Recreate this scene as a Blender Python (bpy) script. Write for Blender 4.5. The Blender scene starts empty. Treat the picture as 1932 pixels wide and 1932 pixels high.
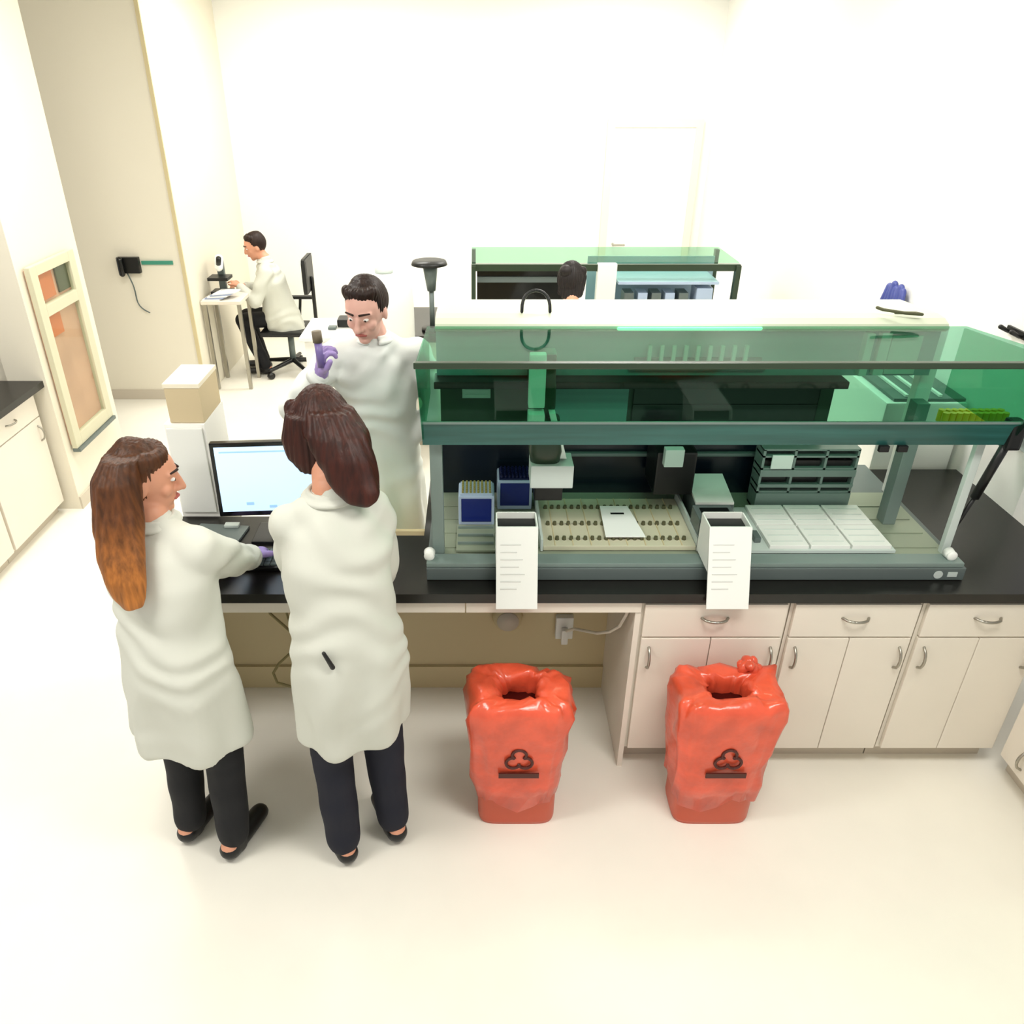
import bpy, bmesh, math, random
from mathutils import Vector, Matrix, Euler, noise
random.seed(7)
S = bpy.context.scene
C = S.collection
R = math.radians
PI = math.pi
LAMP, WORLD = 31.5, .6

# ------------------------------------------------------------------ materials
def lin(h):
    h = h.lstrip('#')
    o = []
    for i in (0, 2, 4):
        c = int(h[i:i+2], 16) / 255
        o.append(c / 12.92 if c <= .04045 else ((c + .055) / 1.055) ** 2.4)
    return (*o, 1)

def mat(name, col, rough=.5, metal=0, bump=0, bscale=60, var=0, vscale=8, stretch=None, spec=.5, coat=0):
    m = bpy.data.materials.new(name); m.use_nodes = True
    nt = m.node_tree; b = nt.nodes['Principled BSDF']
    b.inputs['Base Color'].default_value = lin(col)
    b.inputs['Roughness'].default_value = rough
    b.inputs['Metallic'].default_value = metal
    b.inputs['Specular IOR Level'].default_value = spec
    b.inputs['Coat Weight'].default_value = coat
    tc = nt.nodes.new('ShaderNodeTexCoord')
    mp = nt.nodes.new('ShaderNodeMapping'); nt.links.new(tc.outputs['Object'], mp.inputs[0])
    if stretch: mp.inputs['Scale'].default_value = stretch
    if var:
        n = nt.nodes.new('ShaderNodeTexNoise'); n.inputs['Scale'].default_value = vscale; n.inputs['Detail'].default_value = 4
        nt.links.new(mp.outputs[0], n.inputs['Vector'])
        rp = nt.nodes.new('ShaderNodeValToRGB')
        c = lin(col)
        rp.color_ramp.elements[0].position = .3; rp.color_ramp.elements[1].position = .7
        rp.color_ramp.elements[0].color = tuple(max(0, x * (1 - var)) for x in c[:3]) + (1,)
        rp.color_ramp.elements[1].color = tuple(min(1, x * (1 + var)) for x in c[:3]) + (1,)
        nt.links.new(n.outputs[0], rp.inputs[0]); nt.links.new(rp.outputs[0], b.inputs['Base Color'])
    if bump:
        n = nt.nodes.new('ShaderNodeTexNoise'); n.inputs['Scale'].default_value = bscale; n.inputs['Detail'].default_value = 3
        nt.links.new(mp.outputs[0], n.inputs['Vector'])
        bp = nt.nodes.new('ShaderNodeBump'); bp.inputs['Strength'].default_value = bump; bp.inputs['Distance'].default_value = .01
        nt.links.new(n.outputs[0], bp.inputs['Height']); nt.links.new(bp.outputs[0], b.inputs['Normal'])
    return m

def glass(name, col, ior=1.45, rough=.03):
    m = bpy.data.materials.new(name); m.use_nodes = True
    nt = m.node_tree; nt.nodes.remove(nt.nodes['Principled BSDF'])
    out = nt.nodes['Material Output']
    t = nt.nodes.new('ShaderNodeBsdfTransparent'); t.inputs[0].default_value = lin(col)
    g = nt.nodes.new('ShaderNodeBsdfGlossy'); g.inputs['Roughness'].default_value = rough
    lw = nt.nodes.new('ShaderNodeLayerWeight'); pw = nt.nodes.new('ShaderNodeMath'); pw.operation = 'POWER'; pw.inputs[1].default_value = 4
    f = nt.nodes.new('ShaderNodeMath'); f.operation = 'MULTIPLY_ADD'; f.inputs[1].default_value = .22; f.inputs[2].default_value = .02
    nt.links.new(lw.outputs['Facing'], pw.inputs[0]); nt.links.new(pw.outputs[0], f.inputs[0])
    x = nt.nodes.new('ShaderNodeMixShader')
    nt.links.new(f.outputs[0], x.inputs[0]); nt.links.new(t.outputs[0], x.inputs[1]); nt.links.new(g.outputs[0], x.inputs[2])
    nt.links.new(x.outputs[0], out.inputs['Surface'])
    return m

def emis(name, col, st):
    m = bpy.data.materials.new(name); m.use_nodes = True
    b = m.node_tree.nodes['Principled BSDF']
    b.inputs['Base Color'].default_value = lin(col)
    b.inputs['Emission Color'].default_value = lin(col); b.inputs['Emission Strength'].default_value = st
    return m

M = dict(
    wall=mat('wall_paint', 'F6F5EF', .7, bump=.05, bscale=200),
    wallc=mat('cream_wall_paint', 'E9E2D0', .7, bump=.05, bscale=200),
    ceil=mat('ceiling_tile', 'F4F4F0', .8),
    floor=mat('floor_vinyl', 'F4F0E4', .38, var=.02, vscale=3, spec=.4),
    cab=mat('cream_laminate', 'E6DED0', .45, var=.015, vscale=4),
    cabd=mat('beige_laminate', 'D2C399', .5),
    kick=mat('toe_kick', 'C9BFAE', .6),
    counter=mat('black_epoxy', '14120F', .28, var=.15, vscale=30, spec=.5),
    steel=mat('brushed_steel', 'A8A499', .3, .9, stretch=(1, 1, 30), bump=.05),
    grey=mat('grey_metal', '7F8F8A', .4, .2),
    greyd=mat('dark_grey_metal', '65706E', .4, .2),
    greyl=mat('pale_grey_plastic', 'C4CEC8', .45),
    deck=mat('deck_metal', '97A08C', .4, .3),
    black=mat('black_plastic', '0B0C0C', .4),
    blackg=mat('black_gloss', '07090B', .15),
    navy=mat('dark_navy_panel', '0C1520', .25, var=.3, vscale=3, stretch=(.3, 1, 30)),
    dgreen=mat('dark_green_panel', '2A3A28', .35),
    teal=mat('grey_teal_panel', '7F9FA2', .35, var=.08, vscale=3, stretch=(.2, 1, 20)),
    rail=mat('teal_rail', '2C5E58', .25, var=.25, vscale=4, stretch=(.5, 1, 8)),
    body=mat('instrument_housing', 'CBD3BC', .35),
    white=mat('white_plastic', 'EDEEE8', .4),
    paper=mat('white_paper', 'F1F2EE', .8),
    ink=mat('printed_grey', 'DCDEDA', .8),
    blue=mat('tip_box_blue', '10226E', .3),
    blued=mat('tip_box_dark_blue', '0A1440', .35),
    bluel=mat('pale_blue_plastic', 'AFC0D8', .3),
    olive=mat('olive_tips', '8F8848', .5),
    beige=mat('beige_carrier', 'C9C5AC', .5),
    hole=mat('tube_cap_olive', '55543A', .6),
    redbin=mat('red_bin_plastic', 'C65030', .35),
    bag=mat('red_biohazard_bag', 'E0573A', .28, bump=.6, bscale=14, var=.2, vscale=9, coat=.3),
    bagin=mat('red_bag_shaded', '4A0A08', .4),  # darker red carries the shade inside the bag opening
    ink2=mat('dark_red_print', '4A1408', .5),
    coat=mat('white_coat_cotton', 'CFD0C5', .85, bump=.25, bscale=9),
    coatc=mat('cool_white_coat_cotton', 'E9EDE9', .85, bump=.25, bscale=9),
    coatd=mat('coat_seam', 'C9CABF', .85),
    skin=mat('skin', 'D99A7C', .5, var=.06, vscale=10),
    skin2=mat('pale_skin', 'E6B3A4', .5, var=.05, vscale=10),
    lip=mat('lips', 'B4625A', .4),
    eye=mat('eye_white', 'EEEAE6', .2), iris=mat('iris_brown', '2B1A10', .2),
    brow=mat('eyebrow', '2A170E', .8),
    glove=mat('lavender_nitrile', 'A28CC8', .4, bump=.2, bscale=50),
    pants=mat('black_trousers', '090A10', .8), navyp=mat('navy_trousers', '0A0D20', .8),
    shoe=mat('black_shoes', '0D0D0E', .4), shirt=mat('grey_shirt', 'A9B0B4', .8),
    card=mat('cardboard_tan', 'CDBB97', .8), lid=mat('cream_card', 'EFE6CF', .8),
    yellow=mat('yellow_plastic', 'F2CC22', .4), lav=mat('violet_liquid', '7C6BA8', .3),
    blueg=mat('blue_nitrile', '3C4790', .45, bump=.3, bscale=40), brown=mat('brown_plastic', '6E6250', .5),
    terr=mat('terracotta_board', 'D9A68C', .8, var=.15, vscale=2.5), terro=mat('orange_folder', 'D87A4C', .7),
    frame=mat('sage_frame', 'CFCBB0', .5), bframe=mat('brass_green', '3F8F78', .5),
    cable=mat('white_cable', 'E8E2D2', .5), cabled=mat('beige_cable', '8B8154', .6),
    bluepap=mat('blue_grey_print', '9AA5C0', .7),
    green=glass('green_glass', 'B9E2D1', 1.5), greenl=glass('light_green_glass', 'CFEBDC', 1.5),
    clear=glass('clear_glass', 'F6FAF7', 1.45),
    screen=emis('monitor_screen', 'BCD8F4', .75), lamp=emis('lamp_diffuser', 'FFFDF6', 9), tube=emis('green_reflection_glow', '9CFFC4', 2.2),  # tube glows to imitate a ceiling lamp's reflection
    icon=emis('screen_mark', '8FB6E0', .7),
)

def hairmat(name, top, mid, tip, z0, z1, dark=.45):
    m = bpy.data.materials.new(name); m.use_nodes = True
    nt = m.node_tree; b = nt.nodes['Principled BSDF']; b.inputs['Roughness'].default_value = .5; b.inputs['Specular IOR Level'].default_value = .35
    tc = nt.nodes.new('ShaderNodeTexCoord'); sp = nt.nodes.new('ShaderNodeSeparateXYZ')
    nt.links.new(tc.outputs['Object'], sp.inputs[0])
    mr = nt.nodes.new('ShaderNodeMapRange'); mr.inputs[1].default_value = z0; mr.inputs[2].default_value = z1
    nt.links.new(sp.outputs[2], mr.inputs[0])
    rp = nt.nodes.new('ShaderNodeValToRGB'); e = rp.color_ramp.elements
    e[0].color = lin(tip); e[1].color = lin(top); k = e.new(.5); k.color = lin(mid)
    nt.links.new(mr.outputs[0], rp.inputs[0])
    mp = nt.nodes.new('ShaderNodeMapping'); mp.inputs['Scale'].default_value = (70, 70, 5)
    nt.links.new(tc.outputs['Object'], mp.inputs[0])
    n = nt.nodes.new('ShaderNodeTexNoise'); n.inputs['Scale'].default_value = 1; n.inputs['Detail'].default_value = 4
    nt.links.new(mp.outputs[0], n.inputs['Vector'])
    r2 = nt.nodes.new('ShaderNodeMapRange'); r2.inputs[1].default_value = .3; r2.inputs[2].default_value = .7; r2.inputs[3].default_value = 1 - dark; r2.inputs[4].default_value = 1 + dark
    nt.links.new(n.outputs[0], r2.inputs[0])
    mx = nt.nodes.new('ShaderNodeVectorMath'); mx.operation = 'SCALE'
    nt.links.new(rp.outputs[0], mx.inputs[0]); nt.links.new(r2.outputs[0], mx.inputs['Scale'])
    nt.links.new(mx.outputs[0], b.inputs['Base Color'])
    bp = nt.nodes.new('ShaderNodeBump'); bp.inputs['Strength'].default_value = .6; bp.inputs['Distance'].default_value = .004
    nt.links.new(n.outputs[0], bp.inputs['Height']); nt.links.new(bp.outputs[0], b.inputs['Normal'])
    return m
# ------------------------------------------------------------------ mesh helpers
class MB:
    def __init__(s): s.bm = bmesh.new()
    def box(s, x0, x1, y0, y1, z0, z1, bev=0):
        b = bmesh.new()
        bmesh.ops.create_cube(b, size=1)
        for v in b.verts:
            v.co = Vector(((x0+x1)/2 + v.co.x*(x1-x0), (y0+y1)/2 + v.co.y*(y1-y0), (z0+z1)/2 + v.co.z*(z1-z0)))
        if bev: bmesh.ops.bevel(b, geom=b.edges[:], offset=bev, segments=2, affect='EDGES', profile=.7)
        s.merge(b); return s
    def merge(s, b, mtx=None):
        me = bpy.data.meshes.new('tmp'); b.to_mesh(me); b.free()
        if mtx: me.transform(mtx)
        s.bm.from_mesh(me); bpy.data.meshes.remove(me)
    def prism(s, pts, axis, a, b):
        """pts 2-D outline; axis 'x': pts=(y,z) ; 'y': pts=(x,z) ; 'z': pts=(x,y); extruded a..b"""
        def P(p, t):
            return {'x': (t, p[0], p[1]), 'y': (p[0], t, p[1]), 'z': (p[0], p[1], t)}[axis]
        bm = bmesh.new()
        v0 = [bm.verts.new(P(p, a)) for p in pts]; v1 = [bm.verts.new(P(p, b)) for p in pts]
        bm.faces.new(v0); bm.faces.new(list(reversed(v1)))
        n = len(pts)
        for i in range(n): bm.faces.new((v0[i], v1[i], v1[(i+1) % n], v0[(i+1) % n]))
        bmesh.ops.recalc_face_normals(bm, faces=bm.faces[:])
        s.merge(bm); return s
    def cap(s, p0, r0, p1, r1, seg=14, k=4, flat=None):
        """tapered capsule; flat=(vector, factor) squashes the section along a vector"""
        p0, p1 = Vector(p0), Vector(p1); d = p1 - p0; L = d.length or 1e-6; d = d / L
        u = d.orthogonal().normalized(); w = d.cross(u)
        rings = []
        for i in range(k+1):
            a = -PI/2 + (PI/2) * i / k
            rings.append((p0 + d * r0 * math.sin(a), r0 * math.cos(a)))
        for i in range(k+1):
            a = (PI/2) * i / k
            rings.append((p1 + d * r1 * math.sin(a), r1 * math.cos(a)))
        bm = bmesh.new(); vs = []
        for j, (c, r) in enumerate(rings):
            if r < 1e-5: vs.append([bm.verts.new(c)]); continue
            vs.append([bm.verts.new(c + (u*math.cos(t) + w*math.sin(t)) * r) for t in [2*PI*q/seg for q in range(seg)]])
        for a, b in zip(vs, vs[1:]):
            if len(a) == 1 and len(b) == 1: continue
            for q in range(seg):
                r = (q+1) % seg
                if len(a) == 1: bm.faces.new((a[0], b[q], b[r]))
                elif len(b) == 1: bm.faces.new((a[q], b[0], a[r]))
                else: bm.faces.new((a[q], b[q], b[r], a[r]))
        if flat:
            fv, ff = Vector(flat[0]).normalized(), flat[1]; m = (p0+p1)/2
            for v in bm.verts:
                q = (v.co - m).dot(fv); v.co -= fv * q * (1 - ff)
        bmesh.ops.recalc_face_normals(bm, faces=bm.faces[:])
        s.merge(bm); return s
    def ell(s, c, r, rot=None, seg=24, rings=16):
        b = bmesh.new(); bmesh.ops.create_uvsphere(b, u_segments=seg, v_segments=rings, radius=1)
        m = Matrix.Translation(Vector(c)) @ (rot.to_4x4() if rot else Matrix()) @ Matrix.Diagonal((*r, 1))
        s.merge(b, m); return s
    def cyl(s, p0, p1, r0, r1=None, seg=20):
        p0, p1 = Vector(p0), Vector(p1); r1 = r0 if r1 is None else r1; d = p1 - p0
        b = bmesh.new(); bmesh.ops.create_cone(b, cap_ends=True, segments=seg, radius1=r0, radius2=max(r1, 1e-5), depth=d.length)
        m = Matrix.Translation((p0+p1)/2) @ d.to_track_quat('Z', 'Y').to_matrix().to_4x4()
        s.merge(b, m); return s
    def tube(s, pts, r, seg=8):
        pts = [Vector(p) for p in pts]
        for a, b in zip(pts, pts[1:]): s.cap(a, r, b, r, seg=seg, k=2)
        return s
    def loft(s, rings, seg=32, e=2.0):
        """rings: (cx,cy,cz,rx,ry,yaw)"""
        bm = bmesh.new(); vs = []
        for (cx, cy, cz, rx, ry, yw) in rings:
            L = []
            for q in range(seg):
                t = 2*PI*q/seg; ct, st = math.cos(t), math.sin(t)
                x = rx*math.copysign(abs(ct)**(2/e), ct); y = ry*math.copysign(abs(st)**(2/e), st)
                L.append(bm.verts.new((cx + x*math.cos(yw) - y*math.sin(yw), cy + x*math.sin(yw) + y*math.cos(yw), cz)))
            vs.append(L)
        for a, b in zip(vs, vs[1:]):
            for q in range(seg): bm.faces.new((a[q], a[(q+1) % seg], b[(q+1) % seg], b[q]))
        bm.faces.new(vs[0]); bm.faces.new(list(reversed(vs[-1])))
        bmesh.ops.recalc_face_normals(bm, faces=bm.faces[:])
        s.merge(bm); return s

def wloc(o):
    v = Vector((0, 0, 0))
    while o: v = v + o.location; o = o.parent
    return v

def obj(name, mb, m, parent=None, smooth=False, label=None, origin=None):
    """world coordinates in, one mesh object out (origin at the parent's)"""
    me = bpy.data.meshes.new(name)
    if isinstance(mb, MB): mb.bm.to_mesh(me); mb.bm.free()
    else: me = mb; me.name = name
    off = wloc(parent) if parent else Vector(origin or (0, 0, 0))
    me.transform(Matrix.Translation(-off))
    me.materials.clear(); me.materials.append(m)
    if smooth: me.polygons.foreach_set('use_smooth', [True]*len(me.polygons)); 
    o = bpy.data.objects.new(name, me); C.objects.link(o); o.parent = parent
    if not parent: o.location = off
    if label: o['label'] = label
    me.update()
    return o

def thing(name, label, cat, loc=(0, 0, 0), group=None):
    o = bpy.data.objects.new(name, None); C.objects.link(o); o.empty_display_size = .1
    o.location = loc; o['label'] = label; o['category'] = cat
    if group: o['group'] = group
    return o
def tag(o, label, cat, group=None):
    o['label'] = label; o['category'] = cat
    if group: o['group'] = group
    return o
def struct(name, mb, m, parent=None):
    o = obj(name, mb, m, parent)
    if not parent: o['kind'] = 'structure'
    return o
def copy_tree(o, parent=None):
    c = o.copy(); C.objects.link(c); c.parent = parent
    for ch in list(o.children): copy_tree(ch, c)
    return c

def bake(mb, voxel, smooth_it=4, fac=.5, disp=None, cut=None, solid=0):
    me = bpy.data.meshes.new('t'); mb.bm.to_mesh(me); mb.bm.free()
    o = bpy.data.objects.new('t', me); C.objects.link(o)
    r = o.modifiers.new('r', 'REMESH'); r.mode = 'VOXEL'; r.voxel_size = voxel
    sm = o.modifiers.new('s', 'SMOOTH'); sm.iterations = smooth_it; sm.factor = fac
    bpy.context.view_layer.update()
    dg = bpy.context.evaluated_depsgraph_get()
    out = bpy.data.meshes.new_from_object(o.evaluated_get(dg))
    bpy.data.objects.remove(o); bpy.data.meshes.remove(me)
    bm = bmesh.new(); bm.from_mesh(out); bm.normal_update()
    if cut: 
        dl = [f for f in bm.faces if cut(f.calc_center_median(), f.normal)]
        bmesh.ops.delete(bm, geom=dl, context='FACES'); bm.normal_update()
    if disp:
        nv = [(v, v.co + v.normal * disp(v.co, v.normal)) for v in bm.verts]
        for v, c in nv: v.co = c
    if solid:
        bmesh.ops.solidify(bm, geom=bm.faces[:], thickness=solid)
    bm.to_mesh(out); bm.free()
    return out

# ================================================================== THE ROOM
FL = MB().box(-4.2, 4.2, -1.2, 8.7, -.06, 0)
struct('floor', FL, M['floor'])
struct('ceiling', MB().box(-4.2, 4.2, -1.2, 8.72, 3.36, 3.42), M['ceil'])
struct('wall_back', MB().box(-4.2, 4.2, 8.6, 8.72, 0, 3.358), M['wall'])
struct('wall_right', MB().box(2.32, 2.44, 2.96, 8.6, 0, 3.358), M['wall'])
struct('wall_left', MB().box(-2.92, -2.68, 4.66, 5.46, 0, 3.358), M['wallc'])
struct('wall_side', MB().box(-4.2, -2.745, 4.70, 4.78, 0, 3.358), M['wallc'])
struct('wall_recess', MB().box(-4.2, -2.44, 6.7, 6.82, 0, 3.358).box(-2.56, -2.44, 6.82, 8.6, 0, 3.358), M['wallc'])
struct('trim_1', MB().box(-2.455, -2.425, 6.685, 6.70, 0, 3.358), M['cabd'])
struct('baseboard_left', MB().box(-2.68, -2.668, 4.66, 5.46, 0, .09), M['kick'])
struct('baseboard_back', MB().box(-2.44, 2.32, 8.588, 8.6, 0, .09), M['kick'])
struct('baseboard_recess', MB().box(-4.2, -2.44, 6.688, 6.70, 0, .09), M['kick'])
# pale door in the far corner of the right wall
d = struct('door_1', MB().box(1.35, 2.15, 8.56, 8.6, 0, 2.1), M['white'])
struct('door_frame', MB().box(1.28, 1.35, 8.55, 8.6, 0, 2.17).box(2.15, 2.22, 8.55, 8.6, 0, 2.17).box(1.35, 2.15, 8.55, 8.6, 2.1, 2.17), M['wallc'], d)
struct('door_handle', MB().cyl((1.42, 8.56, 1.0), (1.42, 8.5, 1.0), .012).cap((1.42, 8.5, 1.0), .01, (1.53, 8.5, 1.0), .01), M['steel'], d)

# ================================================================== FRONT BENCH
W = 'black worktop'
wt = MB().prism([(-1.30, 2.38), (2.32, 2.38), (2.32, 3.42), (-.22, 3.42), (-.22, 2.80), (-.56, 2.80), (-.56, 2.96), (-1.30, 2.96)], 'z', .87, .91)
tag(obj('worktop', wt, M['counter']), 'long black worktop under the green glass workstation and the monitor', 'worktop')
def handle(mb, x, y, z, vert=False, ax='x', L=.1, out=-.03):
    """arched bar pull; out moves it off the face"""
    pts = []
    for i in range(9):
        t = i/8; a = (t-.5)*L; o = out*math.sin(PI*min(1, max(0, t)))**.5
        if ax == 'x': pts.append((x + (0 if vert else a), y + o, z + (a if vert else 0)))
        else: pts.append((x + o, y + (0 if vert else a), z + (a if vert else 0)))
    mb.tube(pts, .0055, 8); return mb
def front_cabinet(x0, x1, label):
    t = thing('base_cabinet', label, 'cabinet', ((x0+x1)/2, 2.42, 0), 'cream cabinets under the worktop')
    obj('body', MB().box(x0, x1, 2.415, 3.38, .1, .868), M['cab'], t)
    obj('toe_kick', MB().box(x0, x1, 2.47, 3.3, 0, .1), M['kick'], t)
    dr = obj('drawer', MB().box(x0+.012, x1-.012, 2.395, 2.414, .70, .852, .004), M['cab'], t)
    obj('handle', handle(MB(), (x0+x1)/2, 2.395, .79), M['steel'], dr, True)
    xm = (x0+x1)/2
    for a, b, h in ((x0+.012, xm-.0015, x0+.045), (xm+.0015, x1-.012, x1-.045)):
        dd = obj('door', MB().box(a, b, 2.395, 2.414, .11, .692, .004), M['cab'], t)
        obj('handle', handle(MB(), h, 2.395, .60, True), M['steel'], dd, True)
    return t
front_cabinet(.62, 1.18, 'cream cabinet nearest the knee space, behind the right red bin')
front_cabinet(1.185, 1.68, 'middle cream cabinet under the worktop, right of the red bins')
front_cabinet(1.685, 2.18, 'cream cabinet under the worktop in the right corner')
# return run on the right, turned towards the aisle
t = thing('side_cabinet', 'cream cabinet run at the right edge, turned towards the aisle', 'cabinet', (2.5, 1.9, 0))
obj('body', MB().box(2.2, 2.75, 1.2, 2.38, .1, .868), M['cab'], t)
obj('toe_kick', MB().box(2.25, 2.7, 1.2, 2.38, 0, .1), M['kick'], t)
for a, b, hz in ((1.82, 2.36, 2.30), (1.25, 1.81, 1.75)):
    dd = obj('door', MB().box(2.18, 2.199, a, b, .11, .852, .004), M['cab'], t)
    obj('handle', handle(MB(), 2.18, hz, .60, True, 'y'), M['steel'], dd, True)
    obj('handle', handle(MB(), 2.18, hz-.06, .2, True, 'y'), M['steel'], dd, True)
tag(obj('side_worktop', MB().box(2.14, 2.75, 1.2, 2.378, .87, .91), M['counter']), 'black worktop on the side cabinets at the right edge', 'worktop')
# knee space
t = thing('knee_space_frame', 'beige desk frame with apron and back panel around the open knee space', 'desk frame', (-.4, 2.9, 0))
obj('apron', MB().box(-1.30, -.045, 2.395, 2.415, .815, .868, .002).box(-.041, .618, 2.395, 2.415, .815, .868, .002), M['cab'], t)
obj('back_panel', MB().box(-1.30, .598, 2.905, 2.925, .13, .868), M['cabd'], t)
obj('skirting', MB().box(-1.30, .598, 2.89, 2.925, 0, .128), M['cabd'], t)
obj('side_panel', MB().box(.598, .619, 2.40, 2.925, 0, .868), M['cab'], t)
obj('side_panel', MB().box(-1.30, -1.28, 2.416, 2.89, 0, .868), M['cab'], t)
# things on the wall of the knee space
t = thing('power_outlet', 'white outlet box with plug on the back panel of the knee space', 'outlet', (.4, 2.9, .33))
obj('cover', MB().box(.36, .44, 2.87, 2.9045, .31, .43, .006), M['white'], t)
obj('plug', MB().box(.385, .415, 2.84, 2.87, .30, .38, .006), M['white'], t)
tag(obj('cable', MB().tube([(.585, 2.45, .80), (.583, 2.49, .73), (.575, 2.54, .64), (.55, 2.60, .565), (.51, 2.66, .51), (.47, 2.72, .475), (.43, 2.78, .44), (.405, 2.835, .385)], .007), M['cable'], smooth=True), 'white cable looping from the outlet in the knee space', 'cable')
tag(obj('cable', MB().tube([(-.87+.06*math.sin(i*.9), 2.86-.008*i, .80-.05*i) for i in range(14)]+[(-.80, 2.76, .1), (-.7, 2.74, .02), (-.6, 2.8, .012)], .006), M['cabled'], smooth=True), 'beige cable hanging under the desk between the two women', 'cable')
tag(obj('cable', MB().tube([(-.76+.09*math.cos(i*.45), 2.84, .48+.16*math.sin(i*.45)) for i in range(15)], .005), M['cabled'], smooth=True), 'coiled beige cable under the desk beside the hanging cable', 'cable')
t = thing('junction_box', 'round beige box on the knee space back panel behind the left red bin', 'junction box', (.14, 2.9, .42))
obj('housing', MB().cyl((.14, 2.9045, .42), (.14, 2.86, .42), .07, .06), M['cabd'], t, True)
obj('lid', MB().cyl((.14, 2.86, .42), (.14, 2.852, .42), .05), M['kick'], t, True)

# ================================================================== RED BINS
def red_bin(cx, label, seed, flap):
    rnd = random.Random(seed)
    t = thing('waste_bin', label, 'waste bin', (cx, 2.2, 0), 'red biohazard waste bins')
    hw, y0, y1, zt = .185, 2.075, 2.33, .62
    def rr(w, d, cxx, cy, z, n=40, e=5):
        L = []
        for q in range(n):
            a = 2*PI*q/n; ct, st = math.cos(a), math.sin(a)
            L.append((cxx + w*math.copysign(abs(ct)**(2/e), ct), cy + d*math.copysign(abs(st)**(2/e), st), z))
        return L
    cy = (y0+y1)/2
    bx = MB(); bx.loft([(cx, cy, 0, hw*.80, .10, 0), (cx, cy, .02, hw*.82, .105, 0), (cx, cy, zt-.2, hw*.84, .106, 0), (cx, cy, zt-.08, hw*.84, .106, 0)], 40, 5)
    obj('bin', bx, M['redbin'], t, True)
    # bag: draped skirt, crumpled top with an opening
    bm = bmesh.new(); prof = []
    n = 72
    for (w, d_, z) in [(.86, .90, zt-.50), (.92, .95, zt-.40), (.96, .98, zt-.30), (.99, 1.0, zt-.23), (1.03, 1.04, zt-.15), (1.06, 1.06, zt-.07), (1.04, 1.03, zt-.02), (.97, .96, zt+.008), (.80, .80, zt+.012), (.66, .66, zt+.010), (.50, .52, zt+.006), (.42, .48, zt-.002), (.37, .42, zt-.02), (.37, .42, zt-.08), (.38, .42, zt-.22)]:
        L = []
        for i, (x, y, zz) in enumerate(rr(hw*w, .1275*d_, cx, cy, z, n)):
            nz = noise.noise(Vector((x*14+seed, y*14, zz*10)))
            k = noise.noise(Vector((x*38, y*38+seed, zz*12)))
            r = Vector((x-cx, y-cy, 0)).normalized()
            a = math.atan2(y-cy, x-cx)
            ripple = .006*math.sin(a*17+seed+5*nz)
            kk_ = 1-abs(noise.noise(Vector((x*11, y*11+seed, zz*7+seed))))*2
            p = Vector((x, y, zz)) + r*(.012*nz + .008*k + ripple + .012*(kk_-.6)) + Vector((0, 0, .02*nz + .014*k + .016*(kk_-.6)))
            if z < zt-.45: p.z += .03*math.sin(a*3+seed)
            L.append(bm.verts.new(p))
        prof.append(L)
    for a, b in zip(prof, prof[1:]):
        for q in range(n): bm.faces.new((a[q], a[(q+1) % n], b[(q+1) % n], b[q]))
    bmesh.ops.recalc_face_normals(bm, faces=bm.faces[:])
    bmesh.ops.solidify(bm, geom=bm.faces[:], thickness=.0015)
    m = MB(); m.merge(bm)
    if flap:   # bunched knot of bag standing up at the back right corner
        for i in range(7):
            a = i*.9
            m.ell((cx+.10+.022*math.cos(a), y1-.035+.015*math.sin(a), zt+.012+.012*(i % 3)), (.032, .02, .02), Euler((a, a*2, a)).to_matrix(), 10, 7)
    bag = obj('bag', m, M['bag'], t, True)
    obj('bag_opening_shade', MB().loft([(cx, cy, zt-.30, hw*.36, .055, 0), (cx, cy, zt-.075, hw*.40, .062, 0)], 40, 3), M['bagin'], t, True)  # dark plug, shade of the bag opening put into its colour
    # biohazard mark printed on the front, low on the skirt
    s = MB()
    yf, zc = 2.075, zt-.235
    for k in range(3):
        a0 = PI/2 + k*2*PI/3
        c = (cx+.026*math.cos(a0), zc+.026*math.sin(a0))
        for i in range(15):
            a = a0 - 2.3 + 4.6*i/15; b = a + 4.6/15
            rr_ = .026
            s.cap((c[0]+rr_*math.cos(a), yf-.005, c[1]+rr_*math.sin(a)), .006, (c[0]+rr_*math.cos(b), yf-.005, c[1]+rr_*math.sin(b)), .006, seg=6, k=1)
    s.box(cx-.075, cx+.075, yf-.012, yf-.006, zc-.085, zc-.062)
    obj('biohazard_symbol', s, M['ink2'], bag)
    return t
red_bin(.155, 'red-bagged waste bin in front of the knee space, left of the two', 3, False)
red_bin(.925, 'red-bagged waste bin in front of the cabinet door, bag bunched at its corner', 11, True)

# ================================================================== WORKSTATION
XL, XR = -.19, 1.86
t = ws = thing('liquid_handling_workstation', 'long benchtop liquid handling machine with raised green glass hood', 'lab machine', (.83, 2.9, .91))
obj('base', MB().box(XL, XR-.02, 2.47, 3.36, .912, .965, .004), M['greyd'], t)
obj('front_lip', MB().box(XL, XR-.03, 2.475, 2.545, .966, .984, .004), M['grey'], t)
lg = MB().cyl((1.74, 2.468, .937), (1.74, 2.472, .937), .017).box(1.775, 1.81, 2.467, 2.471, .928, .948)
obj('maker_mark', lg, M['greyl'], t)
dk = MB().box(XL+.02, 1.81, 2.546, 3.06, .966, .974)
for i in range(4): dk.box(XL+.03, 1.79, 2.60+.11*i, 2.604+.11*i, .974, .977)
obj('deck', dk, M['deck'], t)
obj('rear_panel', MB().box(XL+.04, 1.46, 3.06, 3.10, .966, 1.30), M['navy'], t)
lw = MB().box(XL+.04, 1.46, 3.045, 3.10, 1.302, 1.50)
obj('middle_panel', lw, M['dgreen'], t, label='dark middle panel')
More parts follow.
